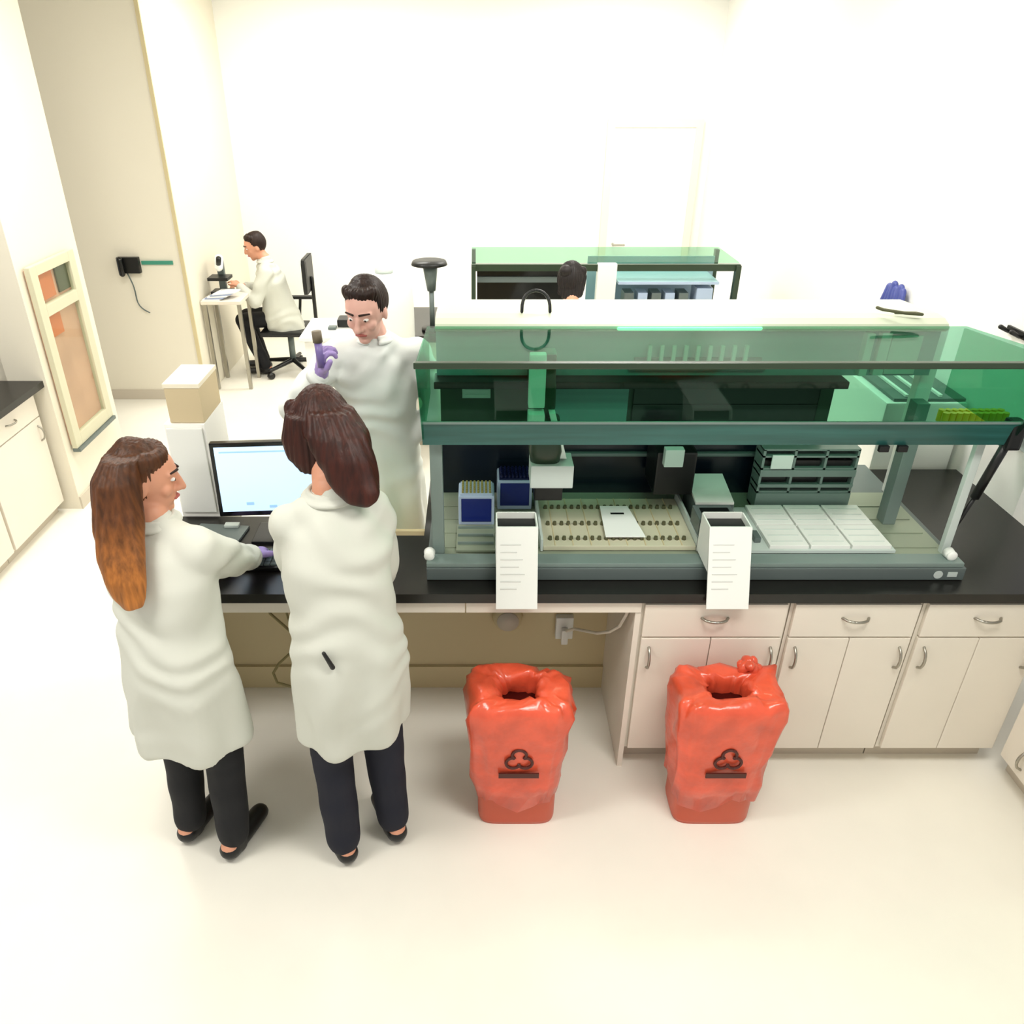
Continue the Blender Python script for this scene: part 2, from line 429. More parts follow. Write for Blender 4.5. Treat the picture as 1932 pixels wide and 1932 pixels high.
obj('black_window', MB().box(.64, 1.40, 3.030, 3.044, 1.32, 1.485, .004).box(.64, 1.40, 3.026, 3.03, 1.395, 1.40), M['blackg'], t, label='long black window')
obj('teal_panel', MB().box(.24, .62, 3.034, 3.044, 1.305, 1.495, .003), M['teal'], t, label='grey teal panel')
up = MB().box(XL+.03, 1.80, 3.00, 3.10, 1.535, 1.72)
obj('upper_panel', up, M['teal'], t)
obj('beam', MB().box(XL+.02, 1.46, 2.93, 3.04, 1.502, 1.532, .006), M['black'], t)
hs = [(2.97, 1.722), (2.955, 1.735), (2.965, 1.752), (3.0, 1.765), (3.06, 1.768), (3.36, 1.745), (3.38, 1.725), (3.38, 1.70), (3.1, 1.722)]
hm = MB().prism(hs, 'x', XL+.03, XR-.06)
hm.box(XL+.03, 1.44, 3.35, 3.38, .97, 1.71)
obj('housing', hm, M['body'], t, label='pale green-cream rounded top housing')
obj('lamp_reflection', MB().cap((.54, 2.952, 1.738), .007, (1.08, 2.952, 1.738), .007), M['tube'], t, True, label='bright green reflection of a ceiling lamp, painted as a glowing strip')  # no lamp: glowing strip painted as a reflection on the rounded top
cb = MB().box(.62, 1.12, 2.985, 2.999, 1.60, 1.61).box(.60, 1.14, 2.985, 2.999, 1.56, 1.585)
obj('channel_bar', cb, M['greyd'], t)
for i in range(9):
    obj('channel', MB().box(.665+.047*i, .680+.047*i, 2.968, 2.984, 1.585, 1.665, .002), M['greyl'], t)
obj('label_plate', MB().box(-.06, .055, 3.036, 3.0445, 1.425, 1.495).box(-.05, .045, 3.034, 3.036, 1.44, 1.442).box(-.05, .045, 3.034, 3.036, 1.46, 1.462), M['paper'], t, label='white label on the dark panel')
obj('white_cover', MB().box(1.50, 1.53, 2.96, 2.999, 1.545, 1.715, .004).box(1.56, 1.60, 2.97, 2.999, 1.545, 1.715, .003).box(1.61, 1.73, 2.985, 2.999, 1.545, 1.70, .003), M['greyl'], t, label='pale cover on the upper panel')
# hood
hd = obj('hood_top_pane', MB().prism([(2.325, 1.806), (2.325, 1.812), (2.95, 1.748), (2.95, 1.742)], 'x', XL, XR), M['green'], t, label='sloping green glass top pane')
obj('hood_front_pane', MB().prism([(2.316, 1.80), (2.322, 1.80), (2.50, 1.545), (2.494, 1.545)], 'x', XL, XR), M['green'], t, label='sloping green glass front pane')
obj('hood_ridge', MB().box(XL-.005, XR+.005, 2.312, 2.334, 1.798, 1.818, .004), M['dgreen'], t, label='dark green edge between the two panes')
obj('hood_rail', MB().prism([(2.488, 1.545), (2.500, 1.548), (2.522, 1.46), (2.508, 1.456)], 'x', XL, XR), M['rail'], t, label='teal handle rail along the foot of the hood')
obj('rail_trim', MB().box(XL, XR, 2.484, 2.492, 1.543, 1.551), M['grey'], t)
for x in (XL, XR-.006):
    obj('hood_side_pane', MB().prism([(2.335, 1.795), (2.50, 1.48), (2.95, 1.48), (2.95, 1.74)], 'x', x, x+.006), M['green'], t)
# posts
obj('post', MB().box(XL+.02, XL+.065, 2.55, 2.60, .966, 1.47, .004), M['grey'], t)
obj('post', MB().box(XR-.075, XR-.045, 2.56, 2.585, .966, 1.47, .004), M['greyl'], t)
obj('post', MB().box(1.66, 1.71, 2.78, 2.84, .974, 1.50, .004), M['grey'], t)
obj('rear_post', MB().box(XR-.06, XR, 3.05, 3.10, .966, 1.72, .006), M['white'], t)
obj('gas_strut', MB().cyl((XR-.005, 2.515, 1.47), (XR-.02, 2.56, 1.22), .016).cyl((XR-.02, 2.56, 1.22), (XR-.035, 2.62, .98), .008), M['black'], t, True)
obj('hinge_block', MB().box(XR-.02, XR+.03, 2.49, 2.55, 1.44, 1.545, .01), M['black'], t)
for x in (XL-.01, XR-.09):
    obj('knob', MB().cyl((x+.02, 2.53, 1.0), (x+.02, 2.50, 1.0), .022, .018).ell((x+.02, 2.50, 1.0), (.02, .01, .02)), M['white'], t, True)
for x in (1.40, 1.465): obj('latch', MB().box(x, x+.035, 2.49, 2.505, 1.435, 1.458, .003), M['black'], t)
# moving arm near the left
a = obj('pipetting_arm', MB().box(.20, .29, 2.72, 3.0, 1.50, 1.60, .01).box(.205, .285, 2.70, 2.78, 1.36, 1.72, .012), M['dgreen'], t)
obj('arm_cover', MB().box(.185, .245, 2.66, 2.70, 1.53, 1.73, .008).box(.185, .245, 2.64, 2.70, 1.455, 1.515, .006), M['white'], a)
obj('arm_highlight', MB().prism([(.262, 1.51), (.285, 1.51), (.335, 1.33), (.31, 1.33)], 'y', 2.66, 2.70), M['white'], a)  # white strip painted as the highlight along the arm's edge
obj('arm_nose', MB().loft([(.255, 2.68, 1.30, .052, .04, 0), (.255, 2.68, 1.36, .062, .05, 0), (.25, 2.70, 1.48, .055, .05, 0)], 24, 3), M['dgreen'], a, True)
obj('arm_head', MB().box(.20, .36, 2.62, 2.74, 1.225, 1.318, .006), M['greyl'], a)
obj('arm_foot', MB().box(.22, .33, 2.68, 2.74, 1.14, 1.224, .006), M['black'], a)
a = obj('gripper_arm', MB().box(.72, .88, 2.84, 3.03, 1.08, 1.27, .008), M['black'], t)
obj('gripper_plate', MB().box(.74, .815, 2.80, 2.838, 1.225, 1.30, .004), M['greyl'], a)
obj('wall_rail', MB().box(.36, 1.30, 3.035, 3.058, 1.255, 1.275, .003).box(.36, 1.30, 3.035, 3.058, 1.16, 1.175, .003), M['greyd'], t)

tag(obj('cable', MB().tube([(.175+.055*(1-math.cos(PI*i/16)), 3.06+.03*math.sin(PI*i/16), 1.774+.075*math.sin(PI*i/16)**.7) for i in range(17)], .0065), M['black'], smooth=True), 'black cable looping over the top of the workstation', 'cable')
tag(obj('cable', MB().tube([(1.62+.08*math.sin(i), 3.0+.03*math.cos(i*1.3), 1.778+.004*i) for i in range(6)], .006), M['hole'], smooth=True), 'dark cable lying on the right of the workstation top', 'cable')

# -------- things on the deck
def tip_box(x, y, z, label, tipmat, lower):
    t = thing('tip_box', label, 'tip box', (x+.07, y+.06, z), 'blue tip boxes on the deck')
    obj('box', MB().box(x, x+.145, y, y+.125, z, z+.135, .008), M['bluel'], t)
    obj('blue_window', MB().box(x+.012, x+.133, y-.003, y, z+.02, z+.125, .002), M['blue'], t)
    obj('tray', MB().box(x+.008, x+.137, y+.008, y+.117, z+.135, z+.142), lower, t)
    g = MB()
    for i in range(8):
        for j in range(6): g.cyl((x+.018+i*.0156, y+.02+j*.017, z+.142), (x+.018+i*.0156, y+.02+j*.017, z+.152), .005, .004, seg=8)
    o = obj('tips', g, tipmat, t); 
    return t
obj_b = MB()
tip_box(-.075, 2.765, .978, 'blue tip box with olive tips at the left end of the deck', M['olive'], M['bluel'])
tip_box(.085, 2.90, .978, 'blue tip box with dark blue tips behind the left white chute', M['blued'], M['blued'])
t = thing('carrier', 'grey green carrier strip on the deck in front of the olive tip box', 'carrier', (0, 2.65, .978))
obj('strip', MB().box(-.08, .07, 2.56, 2.755, .978, .990, .003), M['deck'], t)
obj('rail', MB().box(-.075, .065, 2.60, 2.606, .990, 1.0).box(-.075, .065, 2.66, 2.666, .990, 1.0).box(-.075, .065, 2.72, 2.726, .990, 1.0), M['grey'], t)

def chute(x0, x1, label):
    t = thing('waste_chute', label, 'chute', ((x0+x1)/2, 2.45, .91), 'white chutes at the front of the workstation')
    o = [(2.350, .868), (2.462, 1.15), (2.468, 1.15), (2.372, .914), (2.356, .868)]
    m = MB().prism([(2.350, .865), (2.46, 1.15), (2.466, 1.15), (2.356, .865)], 'x', x0, x1)
    for xa in (x0, x1-.005): m.prism([(2.40, .99), (2.466, 1.15), (2.575, 1.15), (2.575, .99)], 'x', xa, xa+.005)
    m.box(x0, x1, 2.570, 2.575, .99, 1.15)
    obj('shell', m, M['white'], t)
    obj('liner', MB().box(x0+.006, x1-.006, 2.467, 2.568, 1.10, 1.125), M['black'], t)
    g = MB()
    for k in range(7):
        f = .25 + k*.09
        y = 2.350 + .11*f; z = .865 + .285*f
        w = (x1-x0)*(.5+.3*((k*37) % 5)/5)
        g.box(x0+.015, x0+.015+w*.8, y-.0022, y-.0005, z-.002, z+.002)
    obj('printing', g, M['ink'], t)
    return t
chute(.07, .222, 'white chute hanging over the worktop edge above the left red bin')
chute(.845, 1.00, 'white chute hanging over the worktop edge above the right red bin')

t = thing('tube_carrier', 'beige carrier with three rows of dark tube holes on the deck', 'carrier', (.55, 2.75, .978))
obj('plate', MB().box(.255, .845, 2.575, 2.96, .978, .998, .004), M['beige'], t)
g = MB()
for j, y in enumerate((2.625, 2.74, 2.875)):
    for i in range(20):
        x = .285 + i*.0275
        g.cyl((x, y, .998), (x, y, 1.012), .0085, .007, seg=10)
obj('tube_caps', g, M['hole'], t)['kind'] = 'stuff'
obj('side_rail', MB().box(.245, .254, 2.57, 2.97, .978, 1.03), M['greyl'], t)
obj('side_rail', MB().box(.846, .855, 2.57, 2.97, .978, 1.03), M['greyl'], t)
sl = MB()
for i in range(8): sl.box(.30+i*.07, .303+i*.07, 2.58, 2.955, .998, 1.002)
obj('slot_line', sl, M['cabd'], t)
t = thing('paper_card', 'white card lying across the beige tube carrier', 'card', (.6, 2.75, 1.014))
m = MB().prism([(.50, 2.615), (.655, 2.615), (.625, 2.86), (.51, 2.86)], 'z', 1.0135, 1.017)
obj('sheet', m, M['paper'], t)
obj('printing', MB().box(.545, .60, 2.79, 2.803, 1.017, 1.018), M['black'], t)
t = thing('barcode_reader', 'dark box with a white sloping top beside the beige carrier', 'device', (.98, 2.9, .978))
obj('body', MB().prism([(2.80, .978), (2.80, 1.06), (2.98, 1.09), (2.98, .978)], 'x', .885, 1.045), M['greyd'], t)
obj('white_top', MB().prism([(2.79, 1.062), (2.79, 1.072), (2.985, 1.105), (2.985, 1.093)], 'x', .885, 1.04), M['white'], t)
t = thing('grey_module', 'small dark grey box behind the right white chute', 'device', (.95, 2.65, .978))
obj('body', MB().box(.85, 1.0, 2.60, 2.72, .978, 1.10, .006), M['greyd'], t)
obj('slot', MB().box(.87, .98, 2.63, 2.69, 1.10, 1.104), M['black'], t)
t = thing('plate_rack', 'grey metal rack with dark slots and a white label at the back of the deck', 'rack', (1.35, 2.95, .978))
m = MB().box(1.17, 1.55, 2.995, 3.0, .978, 1.255)
for x in (1.165, 1.292, 1.42, 1.548): m.box(x, x+.01, 2.90, 2.99, .978, 1.255)
for z in (.978, 1.058, 1.085, 1.135, 1.165, 1.22, 1.25): m.box(1.165, 1.558, 2.90, 2.985, z, z+.008)
m.box(1.165, 1.558, 2.895, 2.90, .978, 1.058).box(1.165, 1.558, 2.895, 2.90, 1.085, 1.10).box(1.165, 1.558, 2.895, 2.90, 1.135, 1.165)
obj('frame', m, M['grey'], t)
obj('label_plate', MB().box(1.20, 1.285, 2.888, 2.894, 1.175, 1.235), M['paper'], t)
for i in range(3):
    for z in (1.102, 1.168):
        obj('dark_slot', MB().box(1.18+i*.128, 1.285+i*.128, 2.92, 2.98, z, z+.03), M['black'], t)
t = thing('plate_tray', 'white tray of flat plates in front of the grey rack', 'tray', (1.4, 2.75, .978))
obj('tray', MB().prism([(1.045, 2.545), (1.60, 2.545), (1.60, 2.885), (1.045, 2.885)], 'z', .985, .997), M['greyl'], t)
for i in range(3):
    for j in range(2):
        x0 = 1.12+i*.158; y0 = 2.555+j*.165
        p = obj('plate', MB().box(x0, x0+.15, y0, y0+.158, .997, 1.013, .003), M['white'], t)
        g = MB()
        for k in range(3): g.box(x0+.015, x0+.135, y0+.03+k*.045, y0+.033+k*.045, 1.013, 1.0145)
        obj('well_line', g, M['greyl'], p)
obj('clip', MB().box(1.075, 1.10, 2.60, 2.66, .998, 1.02, .003), M['greyd'], t)

# ================================================================== DESK: monitor, keyboard, papers
t = thing('monitor', 'black framed monitor with a pale blue screen on the desk', 'monitor', (-.82, 2.8, .91))
# frame in plane y~2.80 tilted a little, turned towards the women
fr = MB().box(-.225, .225, -.012, .02, 0, .315, .005)
o = obj('frame', fr, M['blackg']); o.parent = t
sc_ = MB().box(-.208, .208, -.015, -.011, .022, .298)
s_ = obj('screen', sc_, M['screen']); s_.parent = o
ic = MB()
for x, z in ((-.11, .05), (-.02, .035), (.07, .045), (.13, .06)): ic.box(x, x+.03, -.0165, -.0152, z, z+.012)
ic.box(-.19, .19, -.0165, -.0152, .275, .281)
i_ = obj('screen_mark', ic, M['icon']); i_.parent = s_
o.location = (0, 0, .105); o.rotation_euler = (R(-4), 0, R(4))
st = obj('stand', MB().box(-.03, .03, .015, .045, .01, .22, .005).box(-.10, .10, -.07, .09, 0, .012, .004), M['black']); st.parent = t
t = thing('keyboard', 'black keyboard on the desk under the gloved hands', 'keyboard', (-.77, 2.53, .912))
obj('case', MB().box(-1.03, -.64, 2.53, 2.67, .912, .93, .005), M['black'], t)
kk = MB()
for i in range(15):
    for j in range(5): kk.box(-1.02+.0248*i, -.999+.0248*i, 2.542+.024*j, 2.562+.024*j, .93, .936)
obj('keys', kk, M['greyd'], t)['kind'] = 'stuff'
t = thing('paper_pad', 'grey paper pad at the foot of the monitor', 'paper pad', (-.95, 2.78, .912))
obj('sheet', MB().prism([(-1.20, 2.70), (-.98, 2.69), (-.96, 2.86), (-1.17, 2.88)], 'z', .912, .922), M['greyd'], t)
obj('clip', MB().box(-1.06, -1.0, 2.84, 2.87, .9222, .935, .004), M['greyl'], t)
t = thing('mouse', 'black computer mouse right of the keyboard', 'mouse', (-.5, 2.55, .912))
obj('shell', MB().ell((-.50, 2.55, .918), (.032, .055, .022)), M['black'], t, True)
obj('wheel', MB().cyl((-.504, 2.585, .936), (-.496, 2.585, .936), .008), M['greyl'], t, True)

t = thing('storage_tower', 'white tower cabinet standing behind the desk, left of the monitor', 'cabinet', (-1.2, 3.1, 0))
obj('body', MB().box(-1.28, -1.115, 2.975, 3.24, 0, 1.335, .004), M['wall'], t)
obj('door', MB().box(-1.27, -1.125, 2.962, 2.974, .93, 1.32, .003), M['white'], t)
t = thing('cardboard_box', 'tan cardboard box with a cream lid on the white tower cabinet', 'box', (-1.18, 3.1, 1.337))
obj('box', MB().box(-1.255, -1.115, 2.985, 3.22, 1.337, 1.485, .003), M['card'], t)
obj('lid', MB().box(-1.258, -1.112, 2.982, 3.223, 1.486, 1.505, .003), M['lid'], t)

# ================================================================== LEFT SIDE
def side_cab(y0, y1, label):
    t = thing('base_cabinet', label, 'cabinet', (-2.95, (y0+y1)/2, 0), 'cream cabinets along the left wall')
    obj('body', MB().box(-3.35, -2.775, y0, y1, .08, .868), M['cab'], t)
    obj('toe_kick', MB().box(-3.3, -2.82, y0, y1, 0, .08), M['kick'], t)
    dr = obj('drawer', MB().box(-2.774, -2.755, y0+.01, y1-.01, .70, .852, .004), M['cab'], t)
    obj('handle', handle(MB(), -2.755, (y0+y1)/2, .78, False, 'y', out=.03), M['steel'], dr, True)
    dd = obj('door', MB().box(-2.774, -2.755, y0+.01, y1-.01, .09, .692, .004), M['cab'], t)
    obj('handle', handle(MB(), -2.755, y1-.06, .6, True, 'y', out=.03), M['steel'], dd, True)
side_cab(3.98, 4.62, 'cream base cabinet on the left beside the white wall panel')
side_cab(3.33, 3.975, 'cream base cabinet at the left edge, nearest the camera')
tag(obj('left_worktop', MB().box(-3.35, -2.70, 3.33, 4.66, .87, .91), M['counter']), 'black worktop on the cream cabinets at the left edge', 'worktop')

t = thing('display_cabinet', 'glass fronted wall cabinet with reddish boards at the left', 'cabinet', (-2.66, 5.08, .42))
X0 = -2.679
obj('body', MB().box(X0, -2.665, 4.74, 5.28, .44, 1.56), M['terr'], t)
m = MB()
for a, b in ((4.72, 4.80), (5.22, 5.30)): m.box(-2.665, -2.63, a, b, .42, 1.58, .004)
for a, b in ((.42, .50), (1.27, 1.34), (1.52, 1.58)): m.box(-2.665, -2.63, 4.80, 5.22, a, b, .004)
obj('frame', m, M['frame'], t)
obj('glass_pane', MB().box(-2.648, -2.645, 4.80, 5.22, .50, 1.52), M['clear'], t)
for a, b, z0, z1, mm in ((4.82, 4.98, 1.13, 1.26, 'terro'), (4.84, 5.0, 1.36, 1.52, 'terro'), (5.05, 5.2, 1.36, 1.51, 'hole')):
    obj('folder', MB().box(-2.664, -2.652, a, b, z0, z1, .002), M[mm], t)
obj('bottom_rail', MB().box(-2.665, -2.615, 4.72, 5.30, .395, .418, .003), M['greyd'], t)

t = thing('wall_phone', 'black wall phone with a hanging cord on the cream wall', 'phone', (-2.87, 6.69, 1.15))
obj('base', MB().box(-2.97, -2.79, 6.65, 6.698, 1.12, 1.25, .01), M['black'], t)
obj('handset', MB().cap((-2.93, 6.625, 1.235), .025, (-2.93, 6.625, 1.125), .025), M['blackg'], t, True)
obj('cord', MB().tube([(-2.91+.02*math.sin(i*.6)+.05*(1-math.cos(2*PI*i/26))*.5*2, 6.675, 1.12-.33*math.sin(PI*i/26)) for i in range(27)], .005), M['greyd'], t, True)
tag(obj('sign_strip', MB().box(-2.78, -2.52, 6.685, 6.699, 1.185, 1.215, .003), M['bframe']), 'small green strip on the wall right of the phone', 'sign')

# far left: desk with papers beyond the wall corner
t = thing('desk', 'small cream desk beyond the wall corner, under the papers', 'desk', (-2.25, 7.1, 0))
obj('top', MB().box(-2.43, -2.08, 6.92, 7.30, .79, .82, .004), M['cab'], t)
for x in (-2.42, -2.12): 
    for y in (6.94, 7.25): obj('leg', MB().box(x, x+.03, y, y+.03, 0, .79), M['steel'], t)
for k in range(5):
    tag(obj('paper_sheet', MB().prism([(-2.42+.025*k, 6.94), (-2.27+.03*k, 6.93+.02*k), (-2.24+.03*k, 7.12), (-2.39+.025*k, 7.13)], 'z', .8205+.012*k, .832+.012*k), M['bluepap'] if k % 2 else M['paper']),
        ['white paper at the bottom of the pile on the far desk', 'lower blue grey print in the pile on the far desk', 'white paper in the middle of the pile on the far desk', 'upper blue grey print in the pile on the far desk', 'white paper topmost of the pile on the far desk'][k], 'paper', 'papers on the far desk')
t = thing('microscope', 'black and grey microscope on the far desk at the left', 'microscope', (-2.3, 7.2, .82))
obj('base', MB().box(-2.40, -2.22, 7.14, 7.29, .8205, .85, .01), M['black'], t)
obj('column', MB().box(-2.34, -2.28, 7.23, 7.28, .85, 1.12, .01), M['greyd'], t)
obj('head', MB().cap((-2.31, 7.24, 1.12), .04, (-2.27, 7.08, 1.08), .035), M['white'], t, True)
obj('eyepiece', MB().cyl((-2.27, 7.08, 1.10), (-2.24, 7.02, 1.17), .022), M['black'], t, True)
obj('stage', MB().box(-2.39, -2.21, 7.08, 7.24, .96, .985), M['black'], t)

# ================================================================== RIGHT SIDE behind the bench
t = thing('chest_freezer', 'white chest behind the workstation beside the right wall', 'freezer', (2.1, 3.8, 0))
obj('body', MB().box(1.92, 2.30, 3.46, 4.3, .04, 1.235, .01), M['white'], t)
obj('lid', MB().box(1.96, 2.30, 3.48, 4.28, 1.236, 1.25, .004), M['greyd'], t)
obj('lid_rail', MB().box(2.02, 2.035, 3.50, 4.25, 1.251, 1.262).box(2.10, 2.115, 3.50, 4.25, 1.251, 1.262).box(2.18, 2.195, 3.50, 4.25, 1.251, 1.262), M['white'], t)
obj('foot', MB().box(1.94, 2.28, 3.48, 4.28, 0, .04), M['black'], t)
t = thing('wall_shelf', 'pale shelf on the right wall holding yellow capped tubes', 'shelf', (2.1, 3.05, 1.27))
obj('board', MB().box(1.90, 2.3205, 2.97, 3.12, 1.272, 1.29, .003), M['greyl'], t)
obj('bracket', MB().prism([(2.3205, 1.272), (2.3205, 1.18), (2.2, 1.272)], 'y', 3.03, 3.05), M['greyl'], t)
first = None
for i in range(10):
    for j in range(2):
        if first is None:
            first = thing('capped_tube', '', 'tube', (0, 0, 0), 'yellow capped tubes on the wall shelf')
            obj('tube', MB().cyl((0, 0, 0), (0, 0, .04), .011, seg=12), M['clear'], first)
            obj('cap', MB().cyl((0, 0, .035), (0, 0, .085), .0138, seg=12), M['yellow'], first)
            c = first
        else: c = copy_tree(first)
        c.location = (1.92+.027*i, 3.0+.035*j, 1.291)
        c['label'] = 'small tube with a yellow cap standing on the shelf at the right wall'
t = thing('glove_bundle', 'dark blue gloves hanging on the right wall above the workstation', 'gloves', (2.3, 4.34, 1.5))
m = MB()
for k in range(7): m.cap((2.29, 4.26+.025*k, 1.55+.015*math.sin(k*2)), .028, (2.27, 4.22+.035*k, 1.46+.01*math.cos(k*3)), .02, flat=((1, 0, 0), .6))
obj('glove', m, M['blueg'], t, True)
obj('hook', MB().box(2.295, 2.3205, 4.42, 4.47, 1.44, 1.54, .006), M['brown'], t)
t = thing('coat_hook', 'black double hook on the right wall at the frame edge', 'hook', (2.31, 3.3, 1.6))
obj('plate', MB().box(2.308, 2.3205, 3.24, 3.38, 1.60, 1.63, .002), M['black'], t)
obj('peg', MB().cap((2.30, 3.27, 1.61), .008, (2.26, 3.27, 1.63), .01), M['black'], t, True)
obj('peg', MB().cap((2.30, 3.35, 1.61), .008, (2.26, 3.35, 1.63), .01), M['black'], t, True)

# ================================================================== SECOND BENCH AND MACHINE
t = thing('rear_bench', 'white bench behind the workstation carrying the second dark machine', 'bench', (.8, 5.9, 0))
obj('top', MB().box(-.55, 2.0, 5.6, 6.4, .87, .91, .004), M['counter'], t)
obj('carcass', MB().box(-.52, 1.97, 5.66, 6.36, .1, .87), M['cab'], t)
obj('toe_kick', MB().box(-.5, 1.95, 5.7, 6.3, 0, .1), M['kick'], t)
for i in range(4): 
    dd = obj('door', MB().box(-.51+.62*i, .10+.62*i, 5.64, 5.66, .12, .85, .004), M['cab'], t)
    obj('handle', handle(MB(), .05+.62*i, 5.64, .7, True), M['steel'], dd, True)
t = thing('rear_workstation', 'second dark green machine on the bench behind the workstation', 'lab machine', (.9, 6.0, .91))
XA, XB = -.04, 1.88
obj('base', MB().box(XA, XB, 5.72, 6.35, .912, .97), M['greyd'], t)
obj('frame', MB().box(XA, XA+.03, 5.72, 5.77, .97, 1.38).box(XB-.035, XB, 5.72, 5.77, .97, 1.38).box(XA, XB, 5.74, 5.78, 1.34, 1.385).box(XA, XA+.03, 6.3, 6.35, .97, 1.38).box(XB-.03, XB, 6.3, 6.35, .97, 1.38), M['dgreen'], t)
obj('dark_panel', MB().box(XA+.04, .66, 5.80, 5.84, .97, 1.335), M['blackg'], t)
obj('trim_bar', MB().box(XA+.04, .62, 5.785, 5.799, 1.25, 1.29), M['greyd'], t)
obj('white_column', MB().box(.86, 1.0, 5.73, 5.80, .97, 1.39, .01), M['white'], t)
obj('rear_panel', MB().box(.86, XB-.035, 6.28, 6.3, .97, 1.335), M['bluel'], t)
obj('top_pane', MB().box(XA, XB, 5.79, 6.35, 1.386, 1.392), M['greenl'], t)
obj('shelf', MB().box(1.02, 1.75, 5.76, 6.2, 1.24, 1.26, .003), M['bluel'], t)
for i in range(5):
    for j in range(2):
        tag(obj('sample_block', MB().box(1.08+.10*i, 1.15+.10*i, 5.80, 5.95, .972+.11*j, 1.06+.11*j, .005), M['greyd'] if (i+j) % 2 else M['bluel']),
            'small sample block inside the rear dark machine', 'block', 'sample blocks in the rear machine')
tag(obj('blue_instrument', MB().box(1.60, 1.72, 5.78, 5.95, .972, 1.21, .01), M['bluel']), 'pale blue box standing at the right inside the rear machine', 'device')
t = thing('bench_lamp', 'black lamp with a wide shade left of the rear machine', 'lamp', (-.32, 5.7, .91))
obj('shade', MB().cyl((-.34, 5.75, 1.385), (-.34, 5.75, 1.41), .13, .12), M['black'], t, True)
obj('stem', MB().cyl((-.33, 5.75, 1.2), (-.335, 5.75, 1.385), .03, .055).cyl((-.33, 5.75, .93), (-.33, 5.75, 1.2), .018), M['greyd'], t, True)
obj('foot', MB().cyl((-.33, 5.75, .912), (-.33, 5.75, .93), .08), M['black'], t, True)
t = thing('storage_tank', 'white rounded tank behind the standing man', 'tank', (-.62, 5.35, 0))
obj('body', MB().loft([(-.62, 5.35, .05, .19, .19, 0), (-.62, 5.35, 1.2, .19, .19, 0), (-.62, 5.35, 1.33, .18, .18, 0), (-.62, 5.35, 1.40, .13, .13, 0), (-.62, 5.35, 1.42, .05, .05, 0)], 48), M['white'], t, True)
obj('base_ring', MB().cyl((-.62, 5.35, 0), (-.62, 5.35, .05), .18), M['greyd'], t, True)
obj('lid', MB().cyl((-.62, 5.35, 1.42), (-.62, 5.35, 1.44), .06), M['greyl'], t, True)

# ================================================================== PEOPLE
def rotm(yaw, pitch, roll):
    """head frame: x right, y out of the face, z up; pitch>0 looks down"""
    return (Matrix.Rotation(yaw, 3, 'Z') @ Matrix.Rotation(-pitch, 3, 'X') @ Matrix.Rotation(roll, 3, 'Y'))
def ik(s, w, a, b, hint):
    s, w = Vector(s), Vector(w); d = w - s; L = min(d.length, (a+b)*.995); d.normalize()
    x = (a*a - b*b + L*L)/(2*L); h = math.sqrt(max(0, a*a - x*x))
    n = Vector(hint) - d*Vector(hint).dot(d); n.normalize()
    return s + d*x + n*h, s + d*L
def hand(m, w, d, nrm, side, g=0.0, curl=.5, k=1.0):
    """palm, four bent fingers, thumb. nrm = back-of-hand normal, side=+1 thumb towards d x nrm"""
    w = Vector(w); d = Vector(d).normalized(); n = Vector(nrm); n = (n - d*n.dot(d)).normalized(); s = d.cross(n).normalized()*side
    m.cap(w - d*.02, .026*k+g, w + d*.02*k, .03*k+g, flat=(n, .75))
    m.cap(w + d*.02*k + s*.016, .026*k+g, w + d*.068*k + s*.018, .024*k+g, flat=(n, .6))
    m.cap(w + d*.02*k - s*.012, .024*k+g, w + d*.064*k - s*.02, .022*k+g, flat=(n, .6))
    for j, (o, ln) in enumerate(((.032, .068), (.011, .078), (-.010, .072), (-.030, .056))):
        p = w + d*(.078 - .004*abs(j-1))*k + s*o*k; a = 0.15; dd = d
        base = p - d*.02
        r = (.0095 - .0006*j)*k + g
        m.cap(base, r, p, r, seg=10, k=3)
        for q, fr in enumerate((.45, .32, .23)):
            a += curl*(.9 if q else .6)
            dd = d*math.cos(a) - n*math.sin(a) + s*(.10*(1.5-j)*.5)
            dd.normalize()
            p2 = p + dd*ln*fr*k
            m.cap(p, r, p2, r*.92, seg=10, k=3); p = p2; r *= .93
    b = w + d*.022*k + s*.03*k
    d1 = (d*.7 + s*.75 - n*.25).normalized(); p1 = b + d1*.038*k
    d2 = (d*.95 + s*.25 - n*.35).normalized(); p2 = p1 + d2*.03*k
    m.cap(b - d1*.02, .015*k+g, p1, .0115*k+g, seg=10, k=3); m.cap(p1, .0115*k+g, p2, .0095*k+g, seg=10, k=3)

